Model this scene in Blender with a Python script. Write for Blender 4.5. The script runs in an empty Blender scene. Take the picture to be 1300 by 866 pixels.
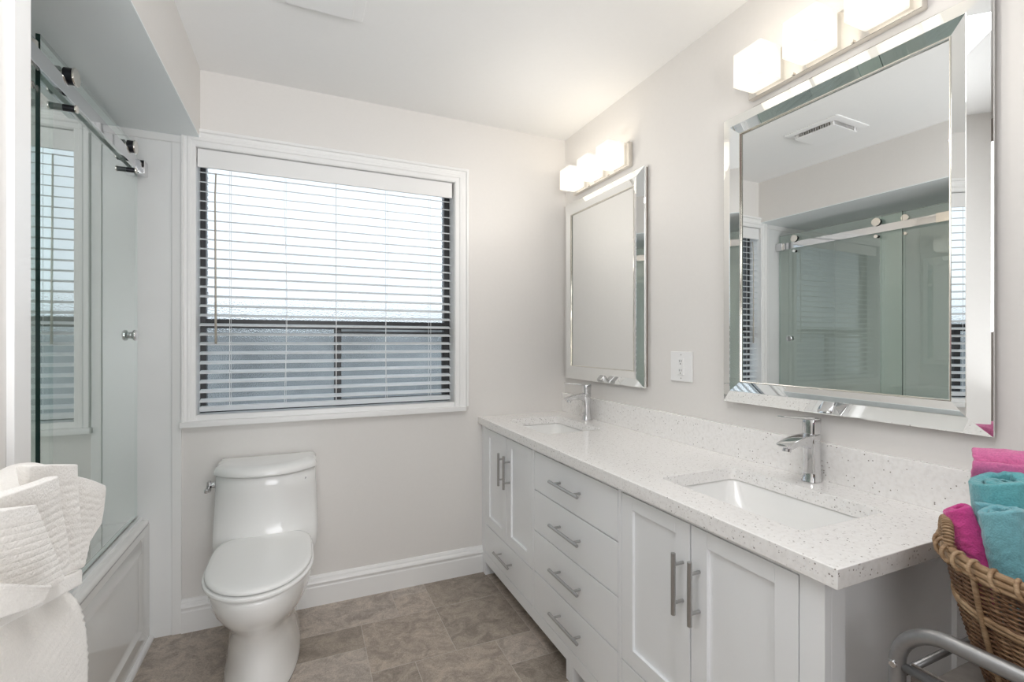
import bpy, bmesh, math, random
from mathutils import Vector, Matrix, noise
random.seed(7)
S = bpy.context.scene
COL = S.collection
PI = math.pi

# ------------------------------------------------------------------ camera, world, light, exposure
CAM_H, FPX, YAW = 1.254, 606.0, math.radians(23.7)
cam_d = bpy.data.cameras.new('camera'); cam = bpy.data.objects.new('camera', cam_d); COL.objects.link(cam)
cam.location = (0, 0, CAM_H); cam.rotation_euler = (PI/2, 0, -YAW)
cam_d.sensor_width = 36; cam_d.lens = FPX/1300*36; cam_d.shift_y = 1/1300; cam_d.clip_start = 0.02
S.camera = cam
WORLD_STRENGTH = 1.2
BOUNCE_FILL, REAR_POWER = 6.2, 4.7
SIDE_POWER = 3.4
SOFT_COL = (.965, .98, 1.0)
CEIL_POWER = 9.0
LAMP_EMIT = 1.9
LAMP_POWER = 0.16
FRONT_FILL = 1.5
S.view_settings.view_transform = 'Standard'; S.view_settings.look = 'None'
S.view_settings.gamma = 1; S.view_settings.use_curve_mapping = False
S.view_settings.exposure = 0.20
try:
    S.cycles.use_denoising = True
    S.cycles.max_bounces = 14; S.cycles.diffuse_bounces = 6; S.cycles.glossy_bounces = 8
    S.cycles.transparent_max_bounces = 24; S.cycles.transmission_bounces = 10
    S.cycles.sample_clamp_indirect = 6; S.cycles.caustics_reflective = False; S.cycles.caustics_refractive = True
except Exception: pass
W = bpy.data.worlds.new('world'); S.world = W; W.use_nodes = True
bg = W.node_tree.nodes['Background']
bg.inputs[0].default_value = (0.86, 0.94, 1.0, 1); bg.inputs[1].default_value = WORLD_STRENGTH

def area(name, loc, rot, sx, sy, power, col=(1, 1, 1), portal=False):
    l = bpy.data.lights.new(name, 'AREA'); l.shape = 'RECTANGLE'; l.size = sx; l.size_y = sy
    l.energy = power; l.color = col
    o = bpy.data.objects.new(name, l); COL.objects.link(o); o.location = loc; o.rotation_euler = rot
    if portal: l.cycles.is_portal = True
    return o
# room dimensions (metres; camera stands at the origin, window wall at +y)
B, R, CEIL = 2.461, 1.424, 2.445
XL, XS = -0.41, -1.35          # wing wall / soffit face, far wall of the tub alcove
YR = -1.3                      # wall behind the camera
def aimed(name, loc, d, sx, sy, power, spread):
    o = area(name, loc, (0, 0, 0), sx, sy, power, SOFT_COL); o.data.spread = math.radians(spread)
    o.rotation_euler = Vector(d).to_track_quat('-Z', 'Z').to_euler(); return o
# unseen soft fill lamps added behind the camera, not sources of the room
aimed('bounce_fill_light', (0.0, -0.60, 1.30), (0, .82, .57), 0.9, 0.8, BOUNCE_FILL, 80)
aimed('wall_fill_light', (0.25, -1.00, 1.70), (.25, .95, -.05), 0.9, 0.9, SIDE_POWER, 120)
aimed('rear_fill_light', (0.10, -0.80, 0.90), (-.30, .95, -.08), 1.1, 1.1, REAR_POWER, 90)
area('overhead_fill_light', (0.15, 0.48, 2.42), (0, 0, 0), 0.9, 0.75, CEIL_POWER, SOFT_COL)  # added overhead fill panel, no real ceiling fixture
area('window_portal', (0.155, 2.66, 1.5), (-PI/2, 0, 0), 1.25, 1.2, 1, portal=True)

# ------------------------------------------------------------------ materials
def nmat(name):
    m = bpy.data.materials.new(name); m.use_nodes = True
    nt = m.node_tree; return m, nt, nt.nodes['Principled BSDF']
def N(nt, t, **kw):
    n = nt.nodes.new(t)
    for k, v in kw.items():
        if k in n.inputs: n.inputs[k].default_value = v
        else: setattr(n, k, v)
    return n
def coord(nt, scale=1.0, kind='Object'):
    tc = N(nt, 'ShaderNodeTexCoord'); mp = N(nt, 'ShaderNodeMapping')
    mp.inputs['Scale'].default_value = (scale,)*3 if isinstance(scale, (int, float)) else scale
    nt.links.new(tc.outputs[kind], mp.inputs[0]); return mp.outputs[0]
def ramp(nt, src, stops):
    r = N(nt, 'ShaderNodeValToRGB'); cr = r.color_ramp
    while len(cr.elements) < len(stops): cr.elements.new(0.5)
    for e, (p, c) in zip(cr.elements, stops): e.position = p; e.color = (*c, 1) if len(c) == 3 else c
    nt.links.new(src, r.inputs[0]); return r.outputs[0]
def mixc(nt, f, a, b, mode='MIX'):
    m = N(nt, 'ShaderNodeMix', data_type='RGBA', blend_type=mode)
    for s, i in ((f, 0), (a, 6), (b, 7)):
        if hasattr(s, 'links'): nt.links.new(s, m.inputs[i])
        elif i == 0: m.inputs[0].default_value = s
        else: m.inputs[i].default_value = (*s, 1)
    return m.outputs[2]
def bump(nt, bsdf, h, strength=.2, dist=.002):
    b = N(nt, 'ShaderNodeBump'); b.inputs['Strength'].default_value = strength; b.inputs['Distance'].default_value = dist
    nt.links.new(h, b.inputs['Height']); nt.links.new(b.outputs[0], bsdf.inputs['Normal'])
def simple(name, col, rough=.5, metal=0, nscale=0, nstr=.1, var=.02, coat=0, ndist=.001):
    m, nt, p = nmat(name)
    p.inputs['Roughness'].default_value = rough; p.inputs['Metallic'].default_value = metal
    if coat: p.inputs['Coat Weight'].default_value = coat; p.inputs['Coat Roughness'].default_value = .05
    v = coord(nt)
    n = N(nt, 'ShaderNodeTexNoise', Scale=nscale or 6.0, Detail=4.0); nt.links.new(v, n.inputs['Vector'])
    lo = tuple(max(0, c*(1-var)) for c in col); hi = tuple(min(1, c*(1+var)) for c in col)
    nt.links.new(ramp(nt, n.outputs['Fac'], [(.3, lo), (.7, hi)]), p.inputs['Base Color'])
    if nscale: bump(nt, p, n.outputs['Fac'], nstr, ndist)
    return m
M = {}
M['wall'] = simple('wall_paint', (.78, .76, .738), .55, nscale=70, nstr=.12, var=.006)
M['rear_wall'] = simple('rear_wall_dark', (.30, .27, .25), .6, var=.02)  # unseen wall, kept dark so it throws little light back
M['ceiling'] = simple('ceiling_paint', (.86, .86, .855), .7, nscale=60, nstr=.08, var=.005)
M['trim'] = simple('trim_paint', (.87, .87, .865), .32, var=.005)
M['surround'] = simple('shower_surround', (.89, .90, .90), .25, var=.01)
M['cabinet'] = simple('cabinet_lacquer', (.89, .905, .92), .3, var=.004)
M['porcelain'] = simple('porcelain', (.88, .88, .87), .08, var=.003, coat=.5)
M['seat'] = simple('seat_plastic', (.90, .90, .89), .22, var=.003)
M['acrylic'] = simple('tub_acrylic', (.82, .815, .80), .1, var=.004, coat=.4)
M['chrome'] = simple('chrome', (.70, .70, .71), .05, 1, var=.01)
M['nickel'] = simple('brushed_nickel', (.48, .475, .47), .28, 1, nscale=200, nstr=.05, var=.03)
M['warm_nickel'] = simple('satin_nickel', (.80, .76, .70), .16, 1, var=.02)
M['dark_metal'] = simple('dark_metal', (.03, .03, .035), .35, .6, var=.05)
M['grey_tube'] = simple('grey_tube_paint', (.33, .33, .335), .33, .75, nscale=120, nstr=.05, var=.04)
M['black_frame'] = simple('black_window_frame', (.035, .035, .037), .4, var=.1)
M['mirror'] = simple('mirror_silver', (.92, .935, .93), .0, 1, var=.001)
M['mirror_bead'] = simple('mirror_bead', (.80, .77, .70), .12, 1, var=.01)
M['backing'] = simple('mirror_backing', (.20, .16, .13), .6, var=.05)
M['white_plastic'] = simple('white_plastic', (.86, .86, .86), .3, var=.003)
M['slot'] = simple('dark_slot', (.05, .05, .05), .5, var=.05)
M['vent_inside_shade'] = simple('vent_inside_shade', (.12, .075, .045), .7, var=.1)
M['rubber'] = simple('black_rubber', (.01, .01, .01), .6, var=.05)
M['wand'] = simple('blind_wand', (.50, .46, .40), .35, var=.03)

def slat_mat():
    m, nt, p = nmat('blind_slat')
    p.inputs['Base Color'].default_value = (.93, .94, .95, 1); p.inputs['Roughness'].default_value = .35
    v = coord(nt, (2, 60, 60)); n = N(nt, 'ShaderNodeTexNoise', Scale=3.0); nt.links.new(v, n.inputs['Vector'])
    bump(nt, p, n.outputs['Fac'], .03, .0005)
    t = N(nt, 'ShaderNodeBsdfTranslucent'); t.inputs[0].default_value = (.9, .92, .93, 1)
    mx = N(nt, 'ShaderNodeMixShader'); mx.inputs[0].default_value = .5
    out = nt.nodes['Material Output']
    nt.links.new(p.outputs[0], mx.inputs[1]); nt.links.new(t.outputs[0], mx.inputs[2]); nt.links.new(mx.outputs[0], out.inputs[0])
    return m
M['slat'] = slat_mat()

def quartz():
    m, nt, p = nmat('speckled_quartz')
    p.inputs['Roughness'].default_value = .16
    v = coord(nt)
    vo = N(nt, 'ShaderNodeTexVoronoi', Scale=190.0); nt.links.new(v, vo.inputs['Vector'])
    sep = N(nt, 'ShaderNodeSeparateColor'); nt.links.new(vo.outputs['Color'], sep.inputs[0])
    def spot(chan, lo, hi, rad):
        a = N(nt, 'ShaderNodeMath', operation='GREATER_THAN'); nt.links.new(sep.outputs[chan], a.inputs[0]); a.inputs[1].default_value = lo
        b = N(nt, 'ShaderNodeMath', operation='LESS_THAN'); nt.links.new(vo.outputs['Distance'], b.inputs[0]); b.inputs[1].default_value = rad
        c = N(nt, 'ShaderNodeMath', operation='MULTIPLY'); nt.links.new(a.outputs[0], c.inputs[0]); nt.links.new(b.outputs[0], c.inputs[1])
        return c.outputs[0]
    n = N(nt, 'ShaderNodeTexNoise', Scale=90.0, Detail=6.0); nt.links.new(v, n.inputs['Vector'])
    base = ramp(nt, n.outputs['Fac'], [(.35, (.85, .835, .82)), (.5, (.90, .885, .87)), (.7, (.92, .91, .90))])
    c = mixc(nt, spot(0, .86, 1, .40), base, (.68, .66, .645))
    c = mixc(nt, spot(1, .945, 1, .34), c, (.30, .27, .25))
    c = mixc(nt, spot(2, .85, 1, .35), c, (.92, .92, .92))
    nt.links.new(c, p.inputs['Base Color']); return m
M['quartz'] = quartz()

def floor_mat():
    m, nt, p = nmat('stone_vinyl_tiles')
    p.inputs['Roughness'].default_value = .45
    v = coord(nt)
    at = N(nt, 'ShaderNodeAttribute', attribute_name='tile')
    # every tile gets its own bit of the stone pattern
    mp = N(nt, 'ShaderNodeVectorMath', operation='MULTIPLY_ADD'); nt.links.new(at.outputs['Fac'], mp.inputs[0]); mp.inputs[1].default_value = (17, 23, 31); nt.links.new(v, mp.inputs[2])
    n1 = N(nt, 'ShaderNodeTexNoise', Scale=13.0, Detail=7.0, Roughness=.65, Distortion=1.0); nt.links.new(mp.outputs[0], n1.inputs['Vector'])
    n2 = N(nt, 'ShaderNodeTexNoise', Scale=26.0, Detail=5.0, Roughness=.6, Distortion=3.2); nt.links.new(mp.outputs[0], n2.inputs['Vector'])
    n3 = N(nt, 'ShaderNodeTexNoise', Scale=140.0, Detail=3.0); nt.links.new(mp.outputs[0], n3.inputs['Vector'])
    tile = ramp(nt, at.outputs['Fac'], [(0, (.33, .29, .25)), (.35, (.43, .375, .325)), (.7, (.475, .42, .37)), (1, (.46, .42, .385))])
    mott = ramp(nt, n1.outputs['Fac'], [(.32, (.80, .79, .79)), (.5, (1.0, .99, .98)), (.68, (1.16, 1.14, 1.11))])
    c = mixc(nt, 1.0, tile, mott, 'MULTIPLY')
    vein = ramp(nt, n2.outputs['Fac'], [(.38, (.78, .76, .74)), (.45, (1.14, 1.13, 1.12)), (.51, (.70, .68, .66)), (.58, (1.10, 1.09, 1.08)), (.70, (.84, .83, .82))])
    c = mixc(nt, .75, c, vein, 'MULTIPLY')
    c = mixc(nt, .5, c, ramp(nt, n1.outputs['Fac'], [(.40, (.80, .775, .75)), (.58, (1.12, 1.11, 1.10))]), 'MULTIPLY')
    fine = ramp(nt, n3.outputs['Fac'], [(.35, (.88, .88, .88)), (.6, (1.06, 1.06, 1.06))])
    c = mixc(nt, .8, c, fine, 'MULTIPLY')
    nt.links.new(c, p.inputs['Base Color'])
    bump(nt, p, n2.outputs['Fac'], .10, .001); return m
M['floor'] = floor_mat()
M['grout'] = simple('floor_grout', (.52, .475, .43), .6, var=.04)

def terry(name, col, rib=0, dark=.82):
    m, nt, p = nmat(name)
    p.inputs['Roughness'].default_value = .95; p.inputs['Sheen Weight'].default_value = .35; p.inputs['Sheen Roughness'].default_value = .5
    v = coord(nt)
    n = N(nt, 'ShaderNodeTexNoise', Scale=330.0, Detail=3.0); nt.links.new(v, n.inputs['Vector'])
    n2 = N(nt, 'ShaderNodeTexNoise', Scale=60.0, Detail=3.0); nt.links.new(v, n2.inputs['Vector'])
    a = N(nt, 'ShaderNodeMath', operation='MULTIPLY_ADD'); nt.links.new(n2.outputs['Fac'], a.inputs[0]); a.inputs[1].default_value = .5; nt.links.new(n.outputs['Fac'], a.inputs[2])
    h = a.outputs[0]
    if rib:
        w = N(nt, 'ShaderNodeTexWave', bands_direction='Z', Scale=rib, Distortion=1.2); w.inputs['Detail'].default_value = 2; w.inputs['Detail Scale'].default_value = 9
        nt.links.new(v, w.inputs['Vector'])
        a2 = N(nt, 'ShaderNodeMath', operation='MULTIPLY_ADD'); nt.links.new(w.outputs['Fac'], a2.inputs[0]); a2.inputs[1].default_value = .22; nt.links.new(h, a2.inputs[2]); h = a2.outputs[0]
    nt.links.new(ramp(nt, n.outputs['Fac'], [(.3, tuple(c*dark for c in col)), (.65, col)]), p.inputs['Base Color'])
    bump(nt, p, h, .42 if rib else .5, .003); return m
M['towel_white'] = terry('white_terry', (.84, .81, .77), rib=27, dark=.95)
M['towel_hem'] = terry('white_hem', (.86, .835, .80), dark=.97)
M['towel_teal'] = terry('teal_terry', (.13, .42, .46))
M['towel_teal_light'] = terry('light_teal_terry', (.19, .46, .52))
M['towel_pink'] = terry('pink_terry', (.70, .17, .38))
M['towel_magenta'] = terry('magenta_terry', (.62, .06, .28))

def wicker(name, cols):
    m, nt, p = nmat(name); p.inputs['Roughness'].default_value = .5
    v = coord(nt, (1, 1, 1))
    n = N(nt, 'ShaderNodeTexNoise', Scale=26.0, Detail=3.0); nt.links.new(v, n.inputs['Vector'])
    nz = N(nt, 'ShaderNodeTexNoise', Scale=160.0, Detail=2.0); v2 = coord(nt, (.3, .3, 2.2)); nt.links.new(v2, nz.inputs['Vector'])
    mx = N(nt, 'ShaderNodeMath', operation='ADD'); nt.links.new(n.outputs['Fac'], mx.inputs[0]); nt.links.new(nz.outputs['Fac'], mx.inputs[1])
    hf = N(nt, 'ShaderNodeMath', operation='MULTIPLY'); nt.links.new(mx.outputs[0], hf.inputs[0]); hf.inputs[1].default_value = .5
    nt.links.new(ramp(nt, hf.outputs[0], [(.36, cols[0]), (.5, cols[1]), (.64, cols[2])]), p.inputs['Base Color'])
    bump(nt, p, nz.outputs['Fac'], .3, .001); return m
M['wicker'] = wicker('woven_wicker', [(.075, .033, .015), (.17, .085, .04), (.33, .205, .115)])
M['wicker_rim'] = wicker('wicker_rim', [(.22, .13, .065), (.34, .22, .125), (.47, .33, .20)])

def glass_clear():
    m, nt, p = nmat('shower_glass'); nt.nodes.remove(p)
    out = nt.nodes['Material Output']
    tr = N(nt, 'ShaderNodeBsdfTransparent'); tr.inputs[0].default_value = (.94, .978, .958, 1)
    gl = N(nt, 'ShaderNodeBsdfGlossy'); gl.inputs['Roughness'].default_value = .0; gl.inputs[0].default_value = (.93, .97, .96, 1)
    fr = N(nt, 'ShaderNodeFresnel'); fr.inputs[0].default_value = 1.52
    v = coord(nt); n = N(nt, 'ShaderNodeTexNoise', Scale=3.0); nt.links.new(v, n.inputs['Vector'])
    b = N(nt, 'ShaderNodeBump'); b.inputs['Strength'].default_value = .01; b.inputs['Distance'].default_value = .002
    nt.links.new(n.outputs['Fac'], b.inputs['Height']); nt.links.new(b.outputs[0], gl.inputs['Normal'])
    mx = N(nt, 'ShaderNodeMixShader'); geo = N(nt, 'ShaderNodeNewGeometry')
    inv_ = N(nt, 'ShaderNodeMath', operation='SUBTRACT'); inv_.inputs[0].default_value = 1; nt.links.new(geo.outputs['Backfacing'], inv_.inputs[1])
    k1 = N(nt, 'ShaderNodeMath', operation='MULTIPLY'); nt.links.new(fr.outputs[0], k1.inputs[0]); nt.links.new(inv_.outputs[0], k1.inputs[1])
    k2 = N(nt, 'ShaderNodeMath', operation='MULTIPLY', use_clamp=True); nt.links.new(k1.outputs[0], k2.inputs[0]); k2.inputs[1].default_value = 3.0
    nt.links.new(k2.outputs[0], mx.inputs[0])
    nt.links.new(tr.outputs[0], mx.inputs[1]); nt.links.new(gl.outputs[0], mx.inputs[2]); nt.links.new(mx.outputs[0], out.inputs[0])
    return m
M['glass'] = glass_clear()
def glass_edge():
    m, nt, p = nmat('shower_glass_edge'); p.inputs['Base Color'].default_value = (.01, .035, .03, 1); p.inputs['Roughness'].default_value = .15
    return m
M['glass_edge'] = glass_edge()
M['glass_rim'] = simple('polished_glass_rim', (.50, .60, .57), .2)
def glass_frost():
    m, nt, p = nmat('obscure_glass'); nt.nodes.remove(p)
    out = nt.nodes['Material Output']
    v = coord(nt)
    n = N(nt, 'ShaderNodeTexVoronoi', Scale=150.0); nt.links.new(v, n.inputs['Vector'])
    b = N(nt, 'ShaderNodeBump'); b.inputs['Strength'].default_value = 1.0; b.inputs['Distance'].default_value = .008
    nt.links.new(n.outputs['Distance'], b.inputs['Height'])
    rf = N(nt, 'ShaderNodeBsdfRefraction'); rf.inputs['Roughness'].default_value = .22; rf.inputs['IOR'].default_value = 1.12
    rf.inputs[0].default_value = (.95, .98, 1, 1); nt.links.new(b.outputs[0], rf.inputs['Normal'])
    tl = N(nt, 'ShaderNodeBsdfTranslucent'); tl.inputs[0].default_value = (.9, .95, 1, 1)
    tr = N(nt, 'ShaderNodeBsdfTransparent'); tr.inputs[0].default_value = (.95, .98, 1, 1)
    m1 = N(nt, 'ShaderNodeMixShader'); m1.inputs[0].default_value = .12
    nt.links.new(rf.outputs[0], m1.inputs[1]); nt.links.new(tl.outputs[0], m1.inputs[2])
    m2 = N(nt, 'ShaderNodeMixShader'); m2.inputs[0].default_value = .32
    nt.links.new(m1.outputs[0], m2.inputs[1]); nt.links.new(tr.outputs[0], m2.inputs[2]); nt.links.new(m2.outputs[0], out.inputs[0])
    return m
M['frost'] = glass_frost()
def lamp_glass():
    m, nt, p = nmat('lit_opal_glass')
    p.inputs['Base Color'].default_value = (.35, .34, .32, 1); p.inputs['Roughness'].default_value = .25
    v = coord(nt, 1, 'Generated')
    g = N(nt, 'ShaderNodeTexGradient', gradient_type='SPHERICAL')
    mp = N(nt, 'ShaderNodeMapping'); mp.inputs['Location'].default_value = (-.5, -.5, -.35); nt.links.new(v, mp.inputs[0]); nt.links.new(mp.outputs[0], g.inputs[0])
    r = ramp(nt, g.outputs['Fac'], [(.2, (.64, .595, .52)), (.65, (1.0, .955, .87))])
    nt.links.new(r, p.inputs['Emission Color']); p.inputs['Emission Strength'].default_value = LAMP_EMIT*.6
    return m
M['opal'] = lamp_glass()
def bulb_mat():
    m, nt, p = nmat('lit_bulb'); p.inputs['Emission Color'].default_value = (1, .9, .72, 1); p.inputs['Emission Strength'].default_value = LAMP_EMIT*2
    return m
M['bulb'] = bulb_mat()

# ------------------------------------------------------------------ mesh helpers
def obj(name, bm, mat, parent=None, smooth=False, bevel=0, bseg=2, loc=None):
    bmesh.ops.recalc_face_normals(bm, faces=bm.faces)
    me = bpy.data.meshes.new(name); bm.to_mesh(me); bm.free()
    if mat: me.materials.append(M[mat] if isinstance(mat, str) else mat)
    o = bpy.data.objects.new(name, me); COL.objects.link(o)
    if loc: o.location = loc
    if parent: o.parent = parent
    if smooth:
        for p in me.polygons: p.use_smooth = True
    if bevel:
        b = o.modifiers.new('bevel', 'BEVEL'); b.width = bevel; b.segments = bseg; b.limit_method = 'ANGLE'; b.angle_limit = math.radians(35)
        for p in me.polygons: p.use_smooth = True
        w = o.modifiers.new('wn', 'WEIGHTED_NORMAL'); w.keep_sharp = True
    return o
def tag(o, label=None, cat=None, group=None, kind=None):
    if label: o['label'] = label
    if cat: o['category'] = cat
    if group: o['group'] = group
    if kind: o['kind'] = kind
    return o
def empty(name, loc, label, cat, group=None, rz=0):
    o = bpy.data.objects.new(name, None); COL.objects.link(o); o.location = loc; o.rotation_euler = (0, 0, rz); o.empty_display_size = .05
    return tag(o, label, cat, group)
def box(bm, x0, x1, y0, y1, z0, z1):
    vs = [bm.verts.new((x, y, z)) for x in (x0, x1) for y in (y0, y1) for z in (z0, z1)]
    for f in ((0, 1, 3, 2), (4, 6, 7, 5), (0, 4, 5, 1), (2, 3, 7, 6), (0, 2, 6, 4), (1, 5, 7, 3)): bm.faces.new([vs[i] for i in f])
    return bm
def BX(*a):
    bm = bmesh.new(); return box(bm, *a)
def tube(bm, pts, r, seg=12, closed=False, cap=True):
    pts = [Vector(p) for p in pts]; n = len(pts); rings = []
    rr = r if isinstance(r, (list, tuple)) else [r]*n
    prev = None
    for i, p in enumerate(pts):
        a = pts[(i-1) % n] if (i > 0 or closed) else p; b = pts[(i+1) % n] if (i < n-1 or closed) else p
        t = (b-a).normalized()
        if prev is None:
            up = Vector((0, 0, 1)) if abs(t.z) < .9 else Vector((1, 0, 0))
            u = t.cross(up).normalized()
        else:
            u = (prev - t*prev.dot(t)).normalized()
        prev = u; w = t.cross(u)
        rings.append([bm.verts.new(p + (u*math.cos(k*2*PI/seg) + w*math.sin(k*2*PI/seg))*rr[i]) for k in range(seg)])
    for i in range(n if closed else n-1):
        a, b = rings[i], rings[(i+1) % n]
        for k in range(seg): bm.faces.new((a[k], a[(k+1) % seg], b[(k+1) % seg], b[k]))
    if cap and not closed:
        bm.faces.new(rings[0][::-1]); bm.faces.new(rings[-1])
    return bm
def TB(*a, **k):
    bm = bmesh.new(); return tube(bm, *a, **k)
def loft(bm, rings, cap0=True, cap1=True):
    R_ = [[bm.verts.new(p) for p in r] for r in rings]
    n = len(R_[0])
    for a, b in zip(R_, R_[1:]):
        for k in range(n): bm.faces.new((a[k], a[(k+1) % n], b[(k+1) % n], b[k]))
    if cap0: bm.faces.new(R_[0][::-1])
    if cap1: bm.faces.new(R_[-1])
    return R_
def rrect(x0, x1, y0, y1, r, z, seg=5):
    out = []
    for cx, cy, a0 in ((x1-r, y1-r, 0), (x0+r, y1-r, 90), (x0+r, y0+r, 180), (x1-r, y0+r, 270)):
        for k in range(seg+1):
            a = math.radians(a0 + 90*k/seg); out.append((cx+r*math.cos(a), cy+r*math.sin(a), z))
    return out
def ring_frame(bm, a0, a1, b0, b1, prof, mp, open_bottom=False):
    """a mitred moulding round the rectangle; prof = (outward offset, depth); mp(a, b, depth) -> point"""
    cs = [(a0, b0, -1, -1), (a1, b0, 1, -1), (a1, b1, 1, 1), (a0, b1, -1, 1)]
    V = [[bm.verts.new(mp(a+sa*o, b+(sb*o if not (open_bottom and sb < 0) else 0), d)) for o, d in prof] for a, b, sa, sb in cs]
    for i in range(4):
        if open_bottom and i == 0: continue
        p, q = V[i], V[(i+1) % 4]
        for k in range(len(prof)-1): bm.faces.new((p[k], p[k+1], q[k+1], q[k]))
    if open_bottom:
        bm.faces.new(V[0]); bm.faces.new(V[1][::-1])
    return bm
def at_x(u, v, x):
    s, c = math.sin(YAW), math.cos(YAW); a = (u-650)/FPX; b = (434-v)/FPX
    d = (s+a*c, c-a*s, b); t = x/d[0]; return Vector((x, d[1]*t, CAM_H+d[2]*t))
def struct(o): o['kind'] = 'structure'; return o

# ------------------------------------------------------------------ room shell
def build_floor():
    m_, gx0, gy0 = .168, .237 - .168*10, 1.866 - .168*20
    nx, ny = 19, 25; used = {}; tiles = []
    fixed = [(10, 20, 2, 2), (8, 21, 2, 1), (13, 19, 1, 1), (10, 19, 1, 1), (11, 22, 1, 1), (12, 20, 2, 2), (11, 18, 2, 2), (8, 22, 3, 2), (8, 19, 2, 2), (12, 22, 2, 2), (14, 19, 2, 2), (5, 21, 2, 2), (6, 20, 1, 1)]
    def put(i, j, w, h):
        if i+w > nx or j+h > ny or any((a, b) in used for a in range(i, i+w) for b in range(j, j+h)): return False
        for a in range(i, i+w):
            for b in range(j, j+h): used[(a, b)] = 1
        tiles.append((i, j, w, h)); return True
    for t in fixed: put(*t)
    rnd = random.Random(11)
    for j in range(ny):
        for i in range(nx):
            if (i, j) in used: continue
            opts = [(2, 2), (3, 2), (2, 1), (1, 2), (1, 1)]; rnd.shuffle(opts); opts.sort(key=lambda o: -(o[0]*o[1] > 2) if rnd.random() < .7 else 0)
            for w, h in opts:
                if put(i, j, w, h): break
            else: put(i, j, 1, 1)
    bm = bmesh.new(); lay = bm.faces.layers.float.new('tile')
    for i, j, w, h in tiles:
        x0, x1, y0, y1 = gx0+i*m_, gx0+(i+w)*m_, gy0+j*m_, gy0+(j+h)*m_; g = .0011
        o = [bm.verts.new(p) for p in ((x0, y0, 0), (x1, y0, 0), (x1, y1, 0), (x0, y1, 0))]
        n = [bm.verts.new(p) for p in ((x0+g, y0+g, 0), (x1-g, y0+g, 0), (x1-g, y1-g, 0), (x0+g, y1-g, 0))]
        f = bm.faces.new(n); f[lay] = 0 if (w, h) in ((2, 1), (1, 1)) and rnd.random() < .5 else rnd.random()
        for k in range(4): q = bm.faces.new((o[k], o[(k+1) % 4], n[(k+1) % 4], n[k])); q.material_index = 1
    X0, X1, Y0, Y1 = gx0, gx0+nx*m_, gy0, gy0+ny*m_
    o = [bm.verts.new((x, y, z)) for z in (0, -.08) for x, y in ((X0, Y0), (X1, Y0), (X1, Y1), (X0, Y1))]
    for k in range(4): bm.faces.new((o[k], o[(k+1) % 4], o[4+(k+1) % 4], o[4+k]))
    bm.faces.new(o[4:])
    f = obj('floor', bm, 'floor'); f.data.materials.append(M['grout']); return f
struct(build_floor())
struct(obj('ceiling', BX(XS-.1, R+.1, YR-.1, B+.1, CEIL, CEIL+.08), 'ceiling'))
struct(obj('wall_right', BX(R, R+.1, YR-.1, B+.1, 0, CEIL), 'wall'))
WX0, WX1, WZ0, WZ1 = -.437, .742, .93, 2.115      # window opening
bm = bmesh.new()
for a in ((XS-.1, WX0, B, B+.16, 0, CEIL), (WX1, R+.1, B, B+.16, 0, CEIL), (WX0, WX1, B, B+.16, 0, WZ0), (WX0, WX1, B, B+.16, WZ1, CEIL)): box(bm, *a)
struct(obj('wall_back', bm, 'wall'))
struct(obj('wall_left', BX(XS-.1, XL, YR, 1.015, 0, CEIL), 'wall'))
struct(obj('wall_shower', BX(XS-.1, XS, 1.015, B, 0, CEIL), 'surround'))
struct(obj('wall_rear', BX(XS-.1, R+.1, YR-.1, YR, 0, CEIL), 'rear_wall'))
struct(obj('wall_soffit', BX(XS, XL, 1.015, B, 2.145, CEIL), 'wall'))
M['soffit_board'] = simple('shower_ceiling_board', (.87, .91, .92), .6, var=.005)
struct(obj('trim_7', BX(XS, XL+.001, 1.0155, B, 2.1405, 2.145), 'soffit_board'))
# casing strip on the end of the wing wall
struct(obj('trim_1', BX(XL, XL+.010, .966, 1.0155, 0, CEIL), 'trim', bevel=.0015))
# surround panel and flat trim on the window wall beside the tub
bm = bmesh.new(); box(bm, XS, -.512, B-.006, B, 0, 2.108)
struct(obj('trim_2', bm, 'surround', bevel=.001))
bm = bmesh.new(); box(bm, -.512, -.477, B-.013, B, 0, 2.108); struct(obj('trim_3', bm, 'trim', bevel=.003))
bm = bmesh.new(); box(bm, XS, -.477, B-.013, B, 2.108, 2.1405); struct(obj('trim_4', bm, 'trim', bevel=.003))

def baseboard(name, x0, x1):
    prof = [(0, 0), (.016, 0), (.016, .088), (.013, .094), (.013, .100), (.019, .103), (.021, .110), (.018, .118), (.011, .124), (.010, .131), (.006, .140), (0, .142)]
    bm = bmesh.new()
    A = [bm.verts.new((x0, B-d, z)) for d, z in prof]; C = [bm.verts.new((x1, B-d, z)) for d, z in prof]
    for k in range(len(prof)-1): bm.faces.new((A[k], A[k+1], C[k+1], C[k]))
    bm.faces.new(A); bm.faces.new(C[::-1])
    return struct(obj(name, bm, 'trim'))
baseboard('baseboard_back', -.477, .90)

# ------------------------------------------------------------------ window
win = bpy.data.objects.new('window_1', None); COL.objects.link(win); win.location = (.15, B, .9); win['kind'] = 'structure'
def wchild(o, par=None):
    o.parent = par or win; o.matrix_parent_inverse = Matrix.Translation(-win.location); return o
mpw = lambda a, b, d: (a, B-d, b)
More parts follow.
